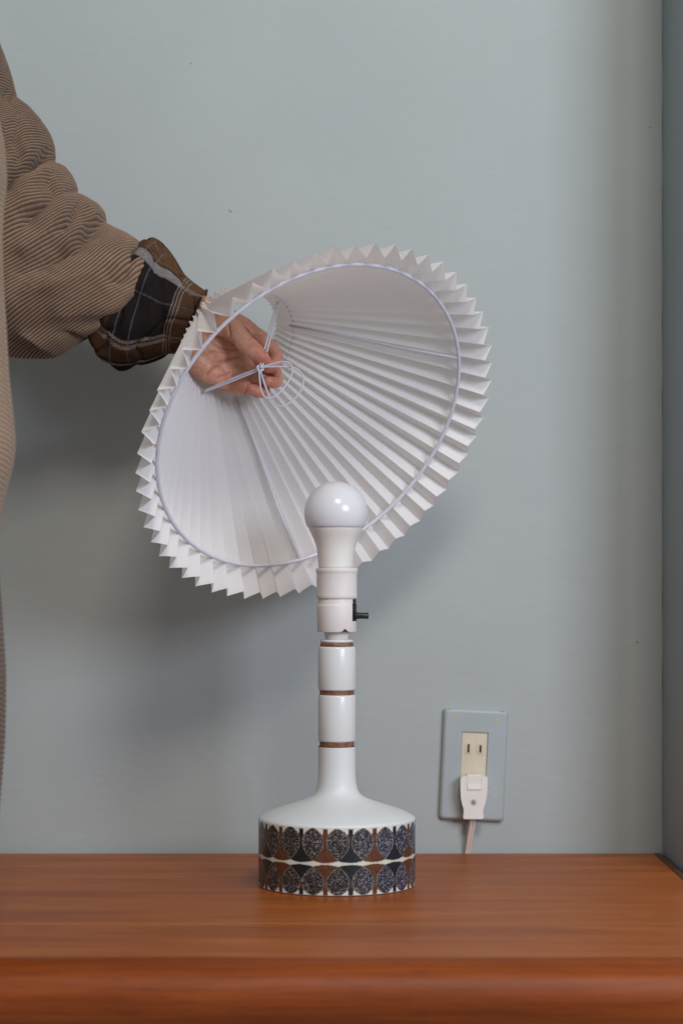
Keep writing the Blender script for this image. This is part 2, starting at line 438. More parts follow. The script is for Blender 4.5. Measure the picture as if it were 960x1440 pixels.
# angle 0 faces the camera, positive to the right
X = LX + BR*np.sin(A_); Y = -BR*np.cos(A_)
verts = np.stack([X, Y, Z_], -1).reshape(-1, 3)
mmz = Z_*1000.0; H = zt*1000
NM = 20; step = 2*PI/NM
wob = (vnoise(A_*40, mmz*0.3, 3)-0.5)*0.9          # hand-made wobble in mm
def print_colours():
    base = np.array([0.66, 0.665, 0.60])
    col = np.ones(A_.shape+(3,))*base
    cream = sstep(0.25, 0.8, vnoise(A_*12, mmz*0.12, 9))[..., None]
    col = col*(1-0.5*cream) + 0.5*cream*np.array([0.60, 0.565, 0.42])
    mid = H*0.475
    off = 0.017
    k = np.floor((A_-off)/step + 0.5)                       # medallion index
    da = (A_-off - k*step)*BR*1000                          # mm from medallion centre
    kt = np.floor((A_-off-step/2)/step + 0.5)
    dt = (A_-off-step/2 - kt*step)*BR*1000                  # mm from tree centre
    jit = lambda idx, s: ((np.sin(idx*12.9898+s*78.233)*43758.5453) % 1.0)-0.5
    treeidx = np.mod(kt, 2)
    for row in (0, 1):
        up = row == 0
        h = (mmz-mid) if up else (mid-mmz)*(H-mid)/mid      # 0 at the middle line, grows outwards
        h = h + wob*0.6
        top_ = (H-mid)
        inrow = h > 0
        q = h/top_
        # ---- trees
        hwp = np.interp(q, [0.0, 0.05, 0.14, 0.26, 0.40, 0.54, 0.66, 0.74, 0.79, 0.83, 0.97, 0.985],
                        [13.5, 12.6, 11.0, 7.8, 4.6, 3.5, 4.0, 5.4, 3.6, 2.2, 2.0, 2.2])
        d = np.abs(dt + wob*0.5) - hwp
        low = (1.0 + 2.0*(dt/12.0)**2) - h
        d = np.maximum(d, np.maximum(low, (h-0.965*top_)))
        trunk = sstep(0.35, -0.35, d)
        halo = sstep(1.5, -0.2, d)*(inrow)
        dark = np.array([0.013, 0.018, 0.018]); navy = np.array([0.012, 0.015, 0.025]); brown = np.array([0.094, 0.034, 0.015])
        mixlr = sstep(-0.2, 0.9, np.sin(A_))[..., None]
        dk = dark*(1-mixlr)+navy*mixlr
        sp = vnoise(A_*330, mmz*4.2, 21+row)
        br = brown*(0.72+0.75*vnoise(A_*60, mmz*0.9, 5+row)[..., None])
        br = br + sstep(0.80, 0.95, sp)[..., None]*np.array([0.10, 0.06, 0.04])
        dk = dk*(0.8+0.5*vnoise(A_*50, mmz*0.7, 15)[..., None])
        tc_ = np.where(treeidx[..., None] > 0.5, br, dk)
        hc = np.where(treeidx[..., None] > 0.5, np.array([0.36, 0.19, 0.095]), np.array([0.30, 0.33, 0.29]))
        m_ = (halo*0.60*inrow)[..., None]; col = col*(1-m_)+hc*m_
        m_ = (trunk*inrow)[..., None]; col = col*(1-m_)+tc_*m_
        # ---- leaf medallions
        hc0 = (0.535 + 0.03*jit(k, 1+row))*top_; hh = (0.455+0.02*jit(k, 2+row))*top_
        t = (h-hc0)/hh
        ww = (11.1 + 0.9*jit(k, 3+row))
        prof_ = np.where(t < 0, np.clip(1-np.abs(t)**1.75, 0, None), np.clip(1-np.abs(t)**2.5, 0, None)**0.80)
        dm = np.abs(da + jit(k, 4+row)*0.8 + wob*0.5) - ww*prof_
        dm = np.where(np.abs(t) > 1, np.maximum(dm, (np.abs(t)-1)*hh), dm)
        inside = sstep(0.3, -0.3, dm)
        halo2 = sstep(1.7, 0.0, dm)*inrow
        m_ = (halo2*0.55*(t > 0.2))[..., None]; col = col*(1-m_)+np.array([0.22, 0.105, 0.055])*m_
        # worm-like speckle
        n1 = vnoise(A_*62+4*vnoise(A_*40, mmz*0.5, 31), mmz*0.92, 41+row*7)
        n2 = vnoise(A_*110, mmz*1.5, 51+row*3)
        worm = np.maximum(sstep(0.11, 0.03, np.abs(n1-0.5))*0.95*sstep(0.35, 0.6, n2), sstep(0.70, 0.83, n2))
        dens = 0.55+0.75*vnoise(A_*16, mmz*0.13, 61+row)
        worm = np.clip(worm*dens, 0, 1)[..., None]
        mdk = np.array([0.016, 0.015, 0.016])*(1-mixlr)+np.array([0.016, 0.018, 0.034])*mixlr
        spk = np.array([0.29, 0.25, 0.225])*(1-mixlr)+np.array([0.28, 0.275, 0.32])*mixlr
        fillc = mdk*(1-worm)+spk*worm
        m_ = (inside*inrow)[..., None]; col = col*(1-m_)+fillc*m_
        line = (sstep(0.55, 0.15, np.abs(dm+0.75))*(0.25+0.75*vnoise(A_*30, mmz*0.35, 71+row))*0.7*inrow)[..., None]
        col = col*(1-line)+np.array([0.33, 0.27, 0.225])*line
        edge_ = (sstep(0.5, 0.0, np.abs(dm))*0.45*inrow)[..., None]
        col = col*(1-edge_)+np.array([0.045, 0.026, 0.018])*edge_
    # plain glaze towards the very rims
    return np.clip(col, 0.008, 0.8)
fast_mesh('printed_band', verts, grid_faces(nZ, nA), M['printed'], lamp, colors=print_colours().reshape(-1, 3))
# foot disc closing the drum, shoulder and column in one glazed body
lathe('foot', [(0.001, 0.0001), (BR-0.002, 0.0001), (BR-0.0004, 0.0007), (BR, 0.0012)], (LX, 0), M['glaze'], lamp, 128, close=False)
P = [(BR, zt), (BR-0.0003, zt+0.0012), (BR-0.0012, zt+0.0022), (BR-0.0028, zt+0.0031)]
sh = [(0.0650, zz(1139.5)), (0.0556, zz(1134.8)), (0.0465, zz(1130.4)), (0.0370, zz(1125.9)), (0.0300, zz(1122.0)),
      (0.0255, zz(1118.6)), (0.0222, zz(1114.6)), (0.0200, zz(1109.0)), (0.0187, zz(1101.0)), (0.0181, zz(1090.0)), (0.0179, zz(1075.0))]
P += [(r, z-0.0008) for r, z in sh]
lathe('shoulder', P + [(0.0179, zz(1049.5))], (LX, 0), M['glaze_matte'], lamp, 128, close=False)
def segment(y0, y1, r):
    # one column segment, softly rounded at both ends
    a, b = zz(y0), zz(y1)
    return [(r-0.0012, a-0.0002), (r-0.0004, a+0.0003), (r, a+0.0014), (r+0.0001, (a+b)/2), (r, b-0.0020), (r-0.0005, b-0.0006), (r-0.0013, b+0.0001)]
lathe('column_segment', segment(1042, 976.5, 0.0180), (LX, 0), M['glaze'], lamp)
lathe('column_segment', segment(970, 909, 0.0181), (LX, 0), M['glaze'], lamp)
for y in (1045.8, 973.3):
    lathe('brown_groove', [(0.0150, zz(y+5.0)), (0.0171, zz(y+4.2)), (0.01655, zz(y+1.5)), (0.01655, zz(y-1.5)), (0.0171, zz(y-4.0)), (0.0150, zz(y-4.6))], (LX, 0), M['groove'], lamp)
lathe('brown_groove', [(0.0140, zz(911)), (0.0167, zz(909.5)), (0.0158, zz(906)), (0.0155, zz(903)), (0.0140, zz(902))], (LX, 0), M['groove'], lamp)
lathe('column_lip', [(0.0140, zz(903.4)), (0.0156, zz(903)), (0.0158, zz(901)), (0.0152, zz(899.4)), (0.0110, zz(899))], (LX, 0), M['glaze'], lamp)
lathe('socket_neck', [(0.0112, zz(900)), (0.0113, zz(897)), (0.0122, zz(889)), (0.0125, zz(886))], (LX, 0), M['bake'], lamp)
# socket
sock = lathe('socket', [(0.0125, zz(888.5)), (0.0184, zz(888.2)), (0.0188, zz(887)), (0.0190, zz(852)), (0.0188, zz(850.4)), (0.0184, zz(850)),
               (0.0183, zz(849.4)), (0.0181, zz(842)), (0.0190, zz(841.6)), (0.0196, zz(840.5)), (0.0196, zz(837)), (0.0194, zz(833)),
               (0.0194, zz(808)), (0.0198, zz(805)), (0.0203, zz(803.5)), (0.0203, zz(800.2)), (0.0200, zz(799.2)), (0.0185, zz(799)), (0.0175, zz(803))],
      (LX, 0), M['bake'], lamp)
shade_auto(sock, 50)
# switch: black slot plate wrapped on the socket and the lever
def wrap_patch(name, a0, a1, y0, y1, r, m, parent, n=8):
    V = []; F = []
    for z in (zz(y0), zz(y1)):
        for k in range(n+1):
            a = math.radians(a0+(a1-a0)*k/n); V.append((LX+r*math.sin(a), -r*math.cos(a), z))
    for k in range(n): F.append((k, k+1, n+2+k, n+1+k))
    i = len(V)
    for z in (zz(y0), zz(y1)):
        for k in range(n+1):
            a = math.radians(a0+(a1-a0)*k/n); V.append((LX+(r-0.002)*math.sin(a), -(r-0.002)*math.cos(a), z))
    for k in range(n): F.append((i+k+1, i+k, i+n+1+k, i+n+2+k))
    F += [(0, n+1, i+n+1, i), (n, i+n, i+2*n+1, 2*n+1)]
    F += [(k, i+k, i+k+1, k+1) for k in range(n)] + [(n+1+k, n+2+k, i+n+2+k, i+n+1+k) for k in range(n)]
    o = mesh_obj(name, V, F, m, parent, smooth=False); return o
sw = empty_sw = wrap_patch('switch_slot', 52, 82, 873, 849, 0.01925, M['black'], lamp)
wrap_patch('switch_slot', 57, 84, 851, 842.3, 0.0186, M['black'], lamp)
a = math.radians(66); d = Vector((math.sin(a), -math.cos(a), 0))
p0 = Vector((LX, 0, zz(865.5))) + d*0.017
tube('switch_lever', [p0, p0+Vector((0.004, -0.0008, 0)), p0+Vector((0.0085, -0.0012, 0)), p0+Vector((0.0142, -0.0014, 0)), p0+Vector((0.0148, -0.0014, 0))],
     [0.0036, 0.0032, 0.0029, 0.0031, 0.0025], M['black'], sw if False else lamp, 14)
# chipped paint at the socket's foot
chip = []
for k in range(11):
    t = k/10; chip.append((8+t*34, 888.0-4.2*math.sin(PI*min(1, t*1.15))**2*(1 if t > .35 else .35)))
V = []; F = []
for (aa, yy) in chip:
    q = math.radians(aa)
    V.append((LX+0.01915*math.sin(q), -0.01915*math.cos(q), zz(888.0))); V.append((LX+0.01925*math.sin(q), -0.01925*math.cos(q), zz(yy-0.2)))
for k in range(10): F.append((2*k, 2*k+2, 2*k+3, 2*k+1))
mesh_obj('paint_chip', V, F, M['black'], lamp)
# bulb
bulb = lathe('bulb', [(0.0125, zz(806)), (0.0166, zz(800)), (0.0168, zz(795)), (0.0173, zz(785)), (0.0181, zz(775)), (0.0194, zz(766)), (0.0214, zz(758)),
                      (0.0238, zz(750.5)), (0.0258, zz(744.6)), (0.02625, zz(742.6)), (0.0262, zz(741.8))], (LX-0.001, 0), M['bulb_base'], lamp, 96)
zc = zz(721.5); Rb = 0.0306
dome = [(0.0262, zz(742.2))]
a0 = -math.asin((zc-zz(741))/Rb)
for k in range(0, 41):
    a = a0+(PI/2-a0)*k/40
    dome.append((max(Rb*math.cos(a), 0.00005), zc+Rb*math.sin(a)))
lathe('frosted_dome', dome, (LX-0.001, 0), M['bulb_dome'], bulb, 96)

# ------------------------------------------------------------------ lampshade
TILT = math.radians(48.3); PHI = math.radians(47.4)
s_, c_ = math.sin(TILT), math.cos(TILT)
RC = px(440, 592, 0.008)                        # ring centre
ax = Vector((s_*math.cos(PHI), -c_, -s_*math.sin(PHI)))      # axis, small end -> wide end
ex = Vector((math.sin(PHI), 0, math.cos(PHI)))             # in-plane, image upper right
ey = ax.cross(ex).normalized()
if ey.x < 0: ey = -ey                           # in-plane, image lower right (recedes)
shade = empty('lampshade', RC, 'white pleated paper lampshade held tilted open behind the bulb', 'lampshade')
NP = 57
R_RING, T_SM, T_RIM = 0.1674, -0.1512, 0.0215
def val_r(t): return float(np.interp(t, [-0.176, -0.1512, 0.0, 0.0215], [0.0510, 0.0605, 0.1692, 0.1850]))
rows = np.array([-0.172, -0.162, T_SM, -0.11, -0.075, -0.04, -0.012, 0.0, 0.010, T_RIM])
sub = 5                                        # points per half pleat
V = []; ncol = NP*2*sub
jt = rng.normal(0, 0.05, NP*2); jd = rng.normal(0, 0.05, NP*2)
cols = []
for i in range(NP*2):
    for k in range(sub):
        f = k/sub
        u0 = i + jt[i]; u1 = i+1+jt[(i+1) % (NP*2)]
        d0 = (i % 2) + (jd[i] if i % 2 else jd[i]*0.15); d1 = ((i+1) % 2) + (jd[(i+1) % (NP*2)] if (i+1) % 2 else 0.15*jd[(i+1) % (NP*2)])
        cols.append((u0+(u1-u0)*f, d0+(d1-d0)*f, f, i % 2))
for t in rows:
    rv = val_r(t)
    dep = 0.0140*(rv/val_r(T_RIM))**0.78
    flare = sstep(-0.02, T_RIM, np.array(t))
    for (u, dd, f, par) in cols:
        a = 2*PI*u/(NP*2)
        # paper faces bow a little between the folds
        bow = 0.0005*math.sin(PI*f)*(rv/0.17)*(0.4+0.8*float(flare))
        # the folds stand square to the cone: out from it and back towards the narrow end
        r = rv + 0.90*dep*dd
        tt = t - 0.44*dep*dd
        # the cut edge dips between the folds
        a2 = a + (bow/r)*(1 if par == 0 else -1)
        V.append(RC + ax*tt + ex*(r*math.cos(a2)) + ey*(r*math.sin(a2)))
paper = mesh_obj('pleated_paper', V, grid_faces(len(rows), ncol), M['paper'], shade, smooth=True)
# sharp folds
bm = bmesh.new(); bm.from_mesh(paper.data); bm.verts.ensure_lookup_table()
for e in bm.edges:
    i, j = e.verts[0].index, e.verts[1].index
    if i % ncol == j % ncol and (i % ncol) % sub == 0: e.smooth = False
bm.to_mesh(paper.data); bm.free()

def rp(t, r, a):                                # point in shade space, a in degrees (0 = upper right, 90 = lower right)
    q = math.radians(a)
    return RC + ax*t + ex*(r*math.cos(q)) + ey*(r*math.sin(q))
tube('wire_ring', [rp(0, R_RING, 360*k/120) for k in range(120)], 0.0019, M['wire'], shade, 10, closed=True)
def ring_angle(x, y):
    def er(k):
        p = rp(0, R_RING, k*0.5); D = p.y+CAM_D
        return (CX+p.x*FPX/D-x)**2+(CY-(p.z-CAM_H)*FPX/D-y)**2
    return min(range(720), key=er)*0.5
a1_, a2_ = ring_angle(645, 503), ring_angle(422, 795)
for a in (a1_, a2_, (a1_+a2_)/2+180):
    tube('frame_wire', [rp(0, R_RING-0.001, a), rp(-0.05, val_r(-0.05)-0.0025, a+.6), rp(-0.1, val_r(-0.1)-0.0025, a-.4), rp(T_SM, val_r(T_SM)-0.0015, a)], 0.00125, M['wire'], shade, 8)
# gathering cord threaded through the folds near the narrow end
R_ST = val_r(T_SM)+0.0030
tube('threaded_cord', [rp(T_SM, R_ST, 360*k/180) for k in range(180)], 0.0007, M['cord'], shade, 6, closed=True)

YK = RC.y + 0.1512*c_ - 0.024                    # plane of the knot: in front of the fingers
ysm = RC.y + 0.1512*c_                           # centre of the narrow end
knot = px(366, 518, YK)
def hole(a): return rp(T_SM, val_r(T_SM)-0.0005, a)
def nearest_hole(x, y):
    best = None
    for k in range(720):
        p = hole(k*0.5); D = p.y+CAM_D
        q = (CX+p.x*FPX/D, CY-(p.z-CAM_H)*FPX/D); e = (q[0]-x)**2+(q[1]-y)**2
        if best is None or e < best[0]: best = (e, p)
    return best[1]
hA, hB = nearest_hole(283, 552), nearest_hole(390, 425)
o1 = Vector((0.0, 0.0, 0.0009)); o2 = Vector((0, 0.0003, -0.0012))
tube('tie_cord', smooth_path([hA, hA.lerp(knot, .5)+o1, knot+o1], 6), 0.00095, M['cord'], shade, 8)
tube('tie_cord', smooth_path([hA+o2, hA.lerp(knot, .5)+o2*1.2, knot+o2], 6), 0.00095, M['cord'], shade, 8)
ox = Vector((0.0011, 0, 0)); 
tube('tie_cord', smooth_path([hB+ox, hB.lerp(px(373, 497, YK+0.01), .5)+ox, px(373, 497, YK+0.01)+ox, knot+ox], 6), 0.00095, M['cord'], shade, 8)
tube('tie_cord', smooth_path([hB-ox, hB.lerp(px(372, 497, YK+0.01), .5)-ox, px(372, 497, YK+0.01)-ox, knot-ox], 6), 0.00095, M['cord'], shade, 8)
def loop(pts): return [px(240+x/4, 380+y/4, YK-dy) for x, y, dy in pts]
tube('bow_loop', smooth_path(loop([(498, 545, .001), (560, 530, .004), (630, 514, .006), (672, 528, .007), (684, 568, .008), (664, 622, .010), (620, 680, .012), (566, 720, .013), (528, 712, .012), (508, 670, .010), (500, 610, .006), (496, 556, .002)]), 8), 0.00085, M['cord'], shade, 8)
tube('bow_loop', smooth_path(loop([(500, 548, .002), (560, 542, .004), (640, 543, .004), (705, 553, .004), (742, 592, .005), (744, 640, .006), (722, 692, .008), (680, 738, .010), (625, 764, .011), (585, 752, .010), (556, 712, .009), (528, 640, .007), (506, 570, .003)]), 8), 0.00085, M['cord'], shade, 8)
kn = []
for k in range(40):
    q = 2*PI*k/40*2
    kn.append(knot + Vector((0.0026*math.cos(q)+0.0008*math.cos(1.5*q), -0.0012+0.0014*math.sin(q*1.5), 0.0026*math.sin(q))))
tube('cord_knot', kn, 0.0011, M['cord'], shade, 8)
# glued overlap of the pleated sheet at the seam
sv = rp(-0.172, val_r(-0.172)+0.004, 270)
V, F = tube_geo([sv, sv+ax*0.006+Vector((0.001, 0, 0)), sv+ax*0.016], [0.0032, 0.0036, 0.0018], 7)
mesh_obj('seam_tab', V, F, M['seam'], shade)

# ------------------------------------------------------------------ person: hand, shirt cuff, corduroy jacket
person = empty('person', (-0.55, -0.33, -0.6), 'person in a brown corduroy jacket and plaid shirt reaching into the lampshade', 'person')
Y0 = ysm + 0.004
def H_(x, y, d=0): return px(x, y, Y0 + d/1000.0)
bones = []
def bone(pts, rad):
    bones.append(([H_(*p) for p in pts], [r/1000 for r in rad]))
# forearm and wrist
bone([(150, 418, 2), (205, 430, 2), (250, 444, 2), (275, 455, 3)], [29, 28, 25, 23])
bone([(240, 428, 4), (275, 437, 4), (300, 446, 6)], [18, 19, 16])
bone([(245, 462, 3), (275, 478, 4), (300, 498, 6)], [18, 19, 16])
# palm: one bone per finger
bone([(272, 440, 4), (312, 448, 8), (342, 461, 13)], [16, 13, 11])
bone([(272, 450, 5), (312, 466, 10), (344, 484, 16)], [16, 13, 10.5])
bone([(270, 462, 5), (306, 485, 10), (334, 505, 15)], [16, 13, 10.5])
bone([(268, 472, 4), (294, 500, 7), (316, 524, 10)], [17, 14.5, 11])
bone([(264, 482, -2), (284, 512, -1), (306, 531, 3)], [16, 15, 11])
bone([(290, 500, 8), (325, 520, 16), (340, 526, 19)], [12, 11, 9])
          # heel on the little-finger side
bone([(272, 436, -1), (296, 446, -6), (316, 458, -8)], [15, 14.5, 12])       # ball of the thumb
# fingers
bone([(342, 461, 13), (366, 477, 15), (383, 494, 10)], [10.3, 9.2, 8.6])
bone([(383, 494, 10), (388, 504, 1), (387, 511, -7)], [8.4, 7.4, 6.9])
bone([(387, 511, -7), (383, 515.5, -13), (377, 517.5, -16)], [6.9, 6.6, 5.6])
bone([(344, 484, 16), (368, 506, 19), (384, 522, 14)], [10.2, 9.3, 8.7])
bone([(384, 522, 14), (389, 531, 5), (388, 536, -3)], [8.4, 7.5, 7.0])
bone([(388, 536, -3), (382, 537.5, -10), (376, 536.5, -13)], [7.0, 6.7, 5.8])
bone([(334, 505, 15), (352, 525, 19), (365, 541, 15)], [10, 9.0, 8.4])
bone([(365, 541, 16), (370, 547.5, 8), (368, 549, 1)], [8.2, 7.5, 7.1])
bone([(368, 549, 1), (362, 549.5, -5), (355, 548, -7)], [7.1, 6.9, 6.0])
bone([(308, 528, 8), (321, 540, 8), (331, 545, 5)], [10, 8.6, 7.8])
bone([(331, 545, 5), (338, 546.5, -2), (343, 545.5, -6)], [7.8, 7.4, 6.8])
bone([(331, 545, 3), (340, 544.5, -8), (346, 542.5, -13)], [7.4, 6.8, 5.8])
# thumb
bone([(316, 456, -8), (331, 467, -14), (345, 482, -18)], [11.5, 10.0, 9.6])
bone([(345, 482, -18), (358, 494, -20), (367, 501.5, -20.5)], [9.6, 9.0, 8.0])
bone([(367, 501.5, -20.5), (371, 504, -20.5), (374, 505.2, -20)], [8.0, 6.6, 5.0])
V = []; F = []
for pts, rad in bones:
    # sampled along a Catmull-Rom path, with round caps
    path = smooth_path(pts, 6)
    L = np.linspace(0, len(rad)-1, len(path)); R = list(np.interp(L, range(len(rad)), rad))
    t0 = (path[0]-path[1]).normalized(); t1 = (path[-1]-path[-2]).normalized()
    pre = [(path[0]+t0*R[0]*math.sin(q), R[0]*math.cos(q)) for q in (1.5, 1.1, 0.7, 0.35)]
    post = [(path[-1]+t1*R[-1]*math.sin(q), R[-1]*math.cos(q)) for q in (0.35, 0.7, 1.1, 1.5)]
    allp = pre + list(zip(path, R)) + post
    v, f = tube_geo([p for p, _ in allp], [max(r, 0.0003) for _, r in allp], 20)
    b = len(V); V += v; F += [tuple(i+b for i in q) for q in f]
body = mesh_obj('body', V, F, M['skin'], person)
rm = body.modifiers.new('remesh', 'REMESH'); rm.mode = 'VOXEL'; rm.voxel_size = 0.0011; rm.use_smooth_shade = True
sm = body.modifiers.new('smooth', 'SMOOTH'); sm.factor = 0.5; sm.iterations = 3
dg = bpy.context.evaluated_depsgraph_get(); dg.update()
me = bpy.data.meshes.new_from_object(body.evaluated_get(dg))
body.modifiers.clear(); old = body.data; body.data = me; bpy.data.meshes.remove(old)
# creases of the palm and the finger joints pressed into the surface
n = len(me.vertices); co = np.empty(n*3, np.float32); me.vertices.foreach_get('co', co); co = co.reshape(-1, 3).astype(np.float64)
nr = np.empty(n*3, np.float32); me.vertex_normals.foreach_get('vector', nr); nr = nr.reshape(-1, 3).astype(np.float64)
wc = co + np.array(person.location)
D = wc[:, 1]+CAM_D; U = CX+wc[:, 0]*FPX/D; Vv = CY-(wc[:, 2]-CAM_H)*FPX/D
z6 = lambda pts: [(255+x/6.4, 420+y/6.4) for x, y in pts]
creases = [(z6([(225, 690), (290, 620), (400, 560), (520, 525)]), 1.0, 1.3),
           (z6([(330, 715), (370, 690), (440, 672)]), 1.0, 1.2),
           (z6([(180, 500), (290, 480), (400, 480)]), 0.5, 1.4),
           (z6([(290, 400), (350, 440), (430, 455), (505, 462)]), 0.8, 1.3),
           (z6([(425, 230), (428, 290), (445, 360), (475, 415)]), 1.0, 1.3),
           (z6([(585, 420), (610, 400), (640, 395)]), 0.5, 0.9),
           (z6([(590, 440), (620, 418), (650, 412)]), 0.4, 0.9),
           (z6([(640, 345), (680, 330), (710, 340)]), 0.45, 0.9),
           (z6([(560, 250), (600, 310), (690, 425)]), 0.5, 1.0),
           (z6([(575, 860), (600, 800), (610, 770)]), 0.8, 1.2),
           (z6([(755, 690), (810, 684), (870, 690)]), 0.8, 1.2)]
dsp = np.zeros(n); face = nr[:, 1] < 0.15
for pts, depth, wd in creases:
    dmin = np.full(n, 1e9)
    for (x0, y0), (x1, y1) in zip(pts[:-1], pts[1:]):
        ux, uy = x1-x0, y1-y0; t = np.clip(((U-x0)*ux+(Vv-y0)*uy)/(ux*ux+uy*uy), 0, 1)
        dmin = np.minimum(dmin, np.hypot(U-x0-t*ux, Vv-y0-t*uy))
    dsp = np.maximum(dsp, depth*np.exp(-(dmin/wd)**2))
lump = vnoise(U*0.09, Vv*0.09, 4)-0.5
co2 = co - nr*((dsp*face)*0.0026)[:, None] + nr*(lump*0.0012)[:, None]
me.vertices.foreach_set('co', co2.astype(np.float32).ravel()); me.update()
me.polygons.foreach_set('use_smooth', [True]*len(me.polygons))
# skin tone: redder finger tips and joint lines, yellower palm
tipd = np.full(n, 1e9)
for (tx, ty) in ((380, 518), (382, 537), (360, 549), (346, 544), (372, 504)): tipd = np.minimum(tipd, np.hypot(U-tx, Vv-ty))
red = np.clip(0.8*np.exp(-(tipd/13)**2) + 0.55*dsp*face + 0.5*(vnoise(U*0.06, Vv*0.06, 8)-0.35), 0, 1)[:, None]
sk = np.array([0.60, 0.305, 0.195])*(1-red) + np.array([0.54, 0.180, 0.125])*red
sk *= (0.88+0.24*vnoise(U*0.35, Vv*0.35, 18))[:, None]
at = me.color_attributes.new('print', 'FLOAT_COLOR', 'POINT'); cc = np.ones((n, 4), np.float32); cc[:, :3] = sk; at.data.foreach_set('color', cc.ravel())
# nails
def nail(p, axis, normal, lw, ll):
    axis = axis.normalized(); normal = (normal-axis*normal.dot(axis)).normalized(); b = axis.cross(normal)
    V = []; nu, nv = 9, 9
    for i in range(nu):
        for j in range(nv):
            u = -1+2*i/(nu-1); v = -1+2*j/(nv-1)
            q = p + axis*(ll*u*(1-0.10*v*v)) + b*(lw*v*(1-0.12*max(0, u)**2)) - normal*(0.0021*v*v + 0.0009*u*u)
            V.append(q)
    F = [tuple(f) for f in grid_faces(nu, nv, False)]
    o = mesh_obj('nail', V, F, M['nail'], body)
    sd = o.modifiers.new('t', 'SOLIDIFY'); sd.thickness = 0.0006
    return o
tp = H_(367, 501.5, -20.5)
tax = H_(374, 506, -20.5)-H_(345, 482, -18)
nn_ = Vector((0.50, -0.42, 0.76)).normalized()
nail(tp + nn_*0.0072, tax, nn_, 0.0052, 0.0064)
nail(H_(345, 543.5, -8)+Vector((0.004, -0.0015, -0.0032)), H_(349, 541, -8)-H_(331, 543, 4), Vector((0.55, -0.35, -0.7)), 0.0036, 0.0044)

# ---- lofted cloth tube from pairs of outline pixels
def loft(stations, ns, nt):
    """stations: (Tx,Ty,Bx,By,Yc,rd) -> centres, half vectors, depth radii sampled ns times by Catmull-Rom"""
    S = np.array(stations, float)
    P = np.vstack([2*S[0]-S[1], S, 2*S[-1]-S[-2]]); m = len(S)-1
    u = np.linspace(0, m, ns); i = np.minimum(u.astype(int), m-1); t = (u-i)[:, None]
    a, b, c, d = P[i], P[i+1], P[i+2], P[i+3]
    Q = 0.5*((2*b)+(c-a)*t+(2*a-5*b+4*c-d)*t*t+(3*b-a-3*c+d)*t**3)
    Yc = Q[:, 4]; Dd = Yc+CAM_D
    T = np.stack([(Q[:, 0]-CX)*Dd/FPX, Yc, CAM_H+(CY-Q[:, 1])*Dd/FPX], -1)
    B = np.stack([(Q[:, 2]-CX)*Dd/FPX, Yc, CAM_H+(CY-Q[:, 3])*Dd/FPX], -1)
    th = np.linspace(0, 2*PI, nt, endpoint=False)
    return (T+B)/2, (T-B)/2, Q[:, 5], th, u/m

# jacket sleeve: the T outline is the bunched inner bend of the elbow
TP = [(-34, -40), (-16, 15), (0, 62), (10, 88), (17, 110), (22, 130), (24, 138), (41, 150), (57, 168), (70, 187), (77, 207), (78, 220), (76, 228), (80, 230), (92, 235), (101, 246), (107, 258), (109, 267),
      (108, 272), (119, 276), (138, 287), (147, 298), (149, 308), (148, 313), (160, 320), (178, 328), (193, 338), (203, 352), (208, 368), (205, 380), (198, 384)]
BP = [(-230, 0), (-240, 130), (-235, 235), (-190, 350), (-160, 395), (-120, 440), (-85, 468), (-50, 486), (-15, 497), (20, 502), (55, 503), (88, 496), (112, 482), (126, 474), (134, 468), (142, 460)]
def poly(P, n, k):
    P = np.array(P, float); L = np.concatenate([[0], np.cumsum(np.hypot(*np.diff(P, axis=0).T))]); u = np.linspace(0, L[-1], n)
    w_ = np.hanning(k); w_ /= w_.sum(); h_ = k//2
    return np.stack([np.convolve(np.concatenate([np.full(h_, q[0]), q, np.full(h_, q[-1])]), w_, mode='valid') for q in (np.interp(u, L, P[:, 0]), np.interp(u, L, P[:, 1]))], 1)
N_ = 221
tp_ = poly(TP, N_, 5); bp_ = poly(BP, N_, 31); uu = np.linspace(0, 1, N_)
ycs = np.interp(uu, [0, .12, .25, .45, .6, .75, .9, 1], [-0.10, -0.06, -0.01, 0.035, 0.06, 0.08, 0.100, 0.104])
rds = np.interp(uu, [0, .3, .55, .72, .85, .95, 1], [.080, .085, .082, .075, .064, .052, .040])
ST = [(*tp_[i_], *bp_[i_], ycs[i_], rds[i_]) for i_ in range(N_)]
ns, nt = 1500, 300
Cc, Hv, rd, th, s = loft(ST, ns, nt)
TH_, S_ = np.meshgrid(th, s)
# around: 0 = T outline, pi/2 = towards camera, pi = B outline
ct, st = np.cos(TH_), np.sin(TH_)
radn = np.linalg.norm(Hv, axis=1)
front = np.clip(st, 0, 1)
def fold(s0, slope, curve, wdt, amp, lo, hi):
    """a crease (negative amp) or roll along s = s0 + slope*theta, between angles lo..hi"""
    q = np.mod(TH_+PI/2, 2*PI)-PI/2
    line = s0 + slope*q/PI + curve*np.sin(q) + 0.030*(vnoise(TH_*1.3, S_*5, int(abs(s0)*977))-0.5)*sstep(0.1, 0.8, np.abs(q))
    d = (S_-line)/wdt
    win = sstep(lo-0.35, lo+0.1, q)*sstep(hi+0.5, hi-0.5, q)
    sharp = np.exp(-np.abs(d)**1.25)
    return amp*sharp*win
m_ = 16.0
disp = np.zeros(TH_.shape)
k = lambda i: i/m_
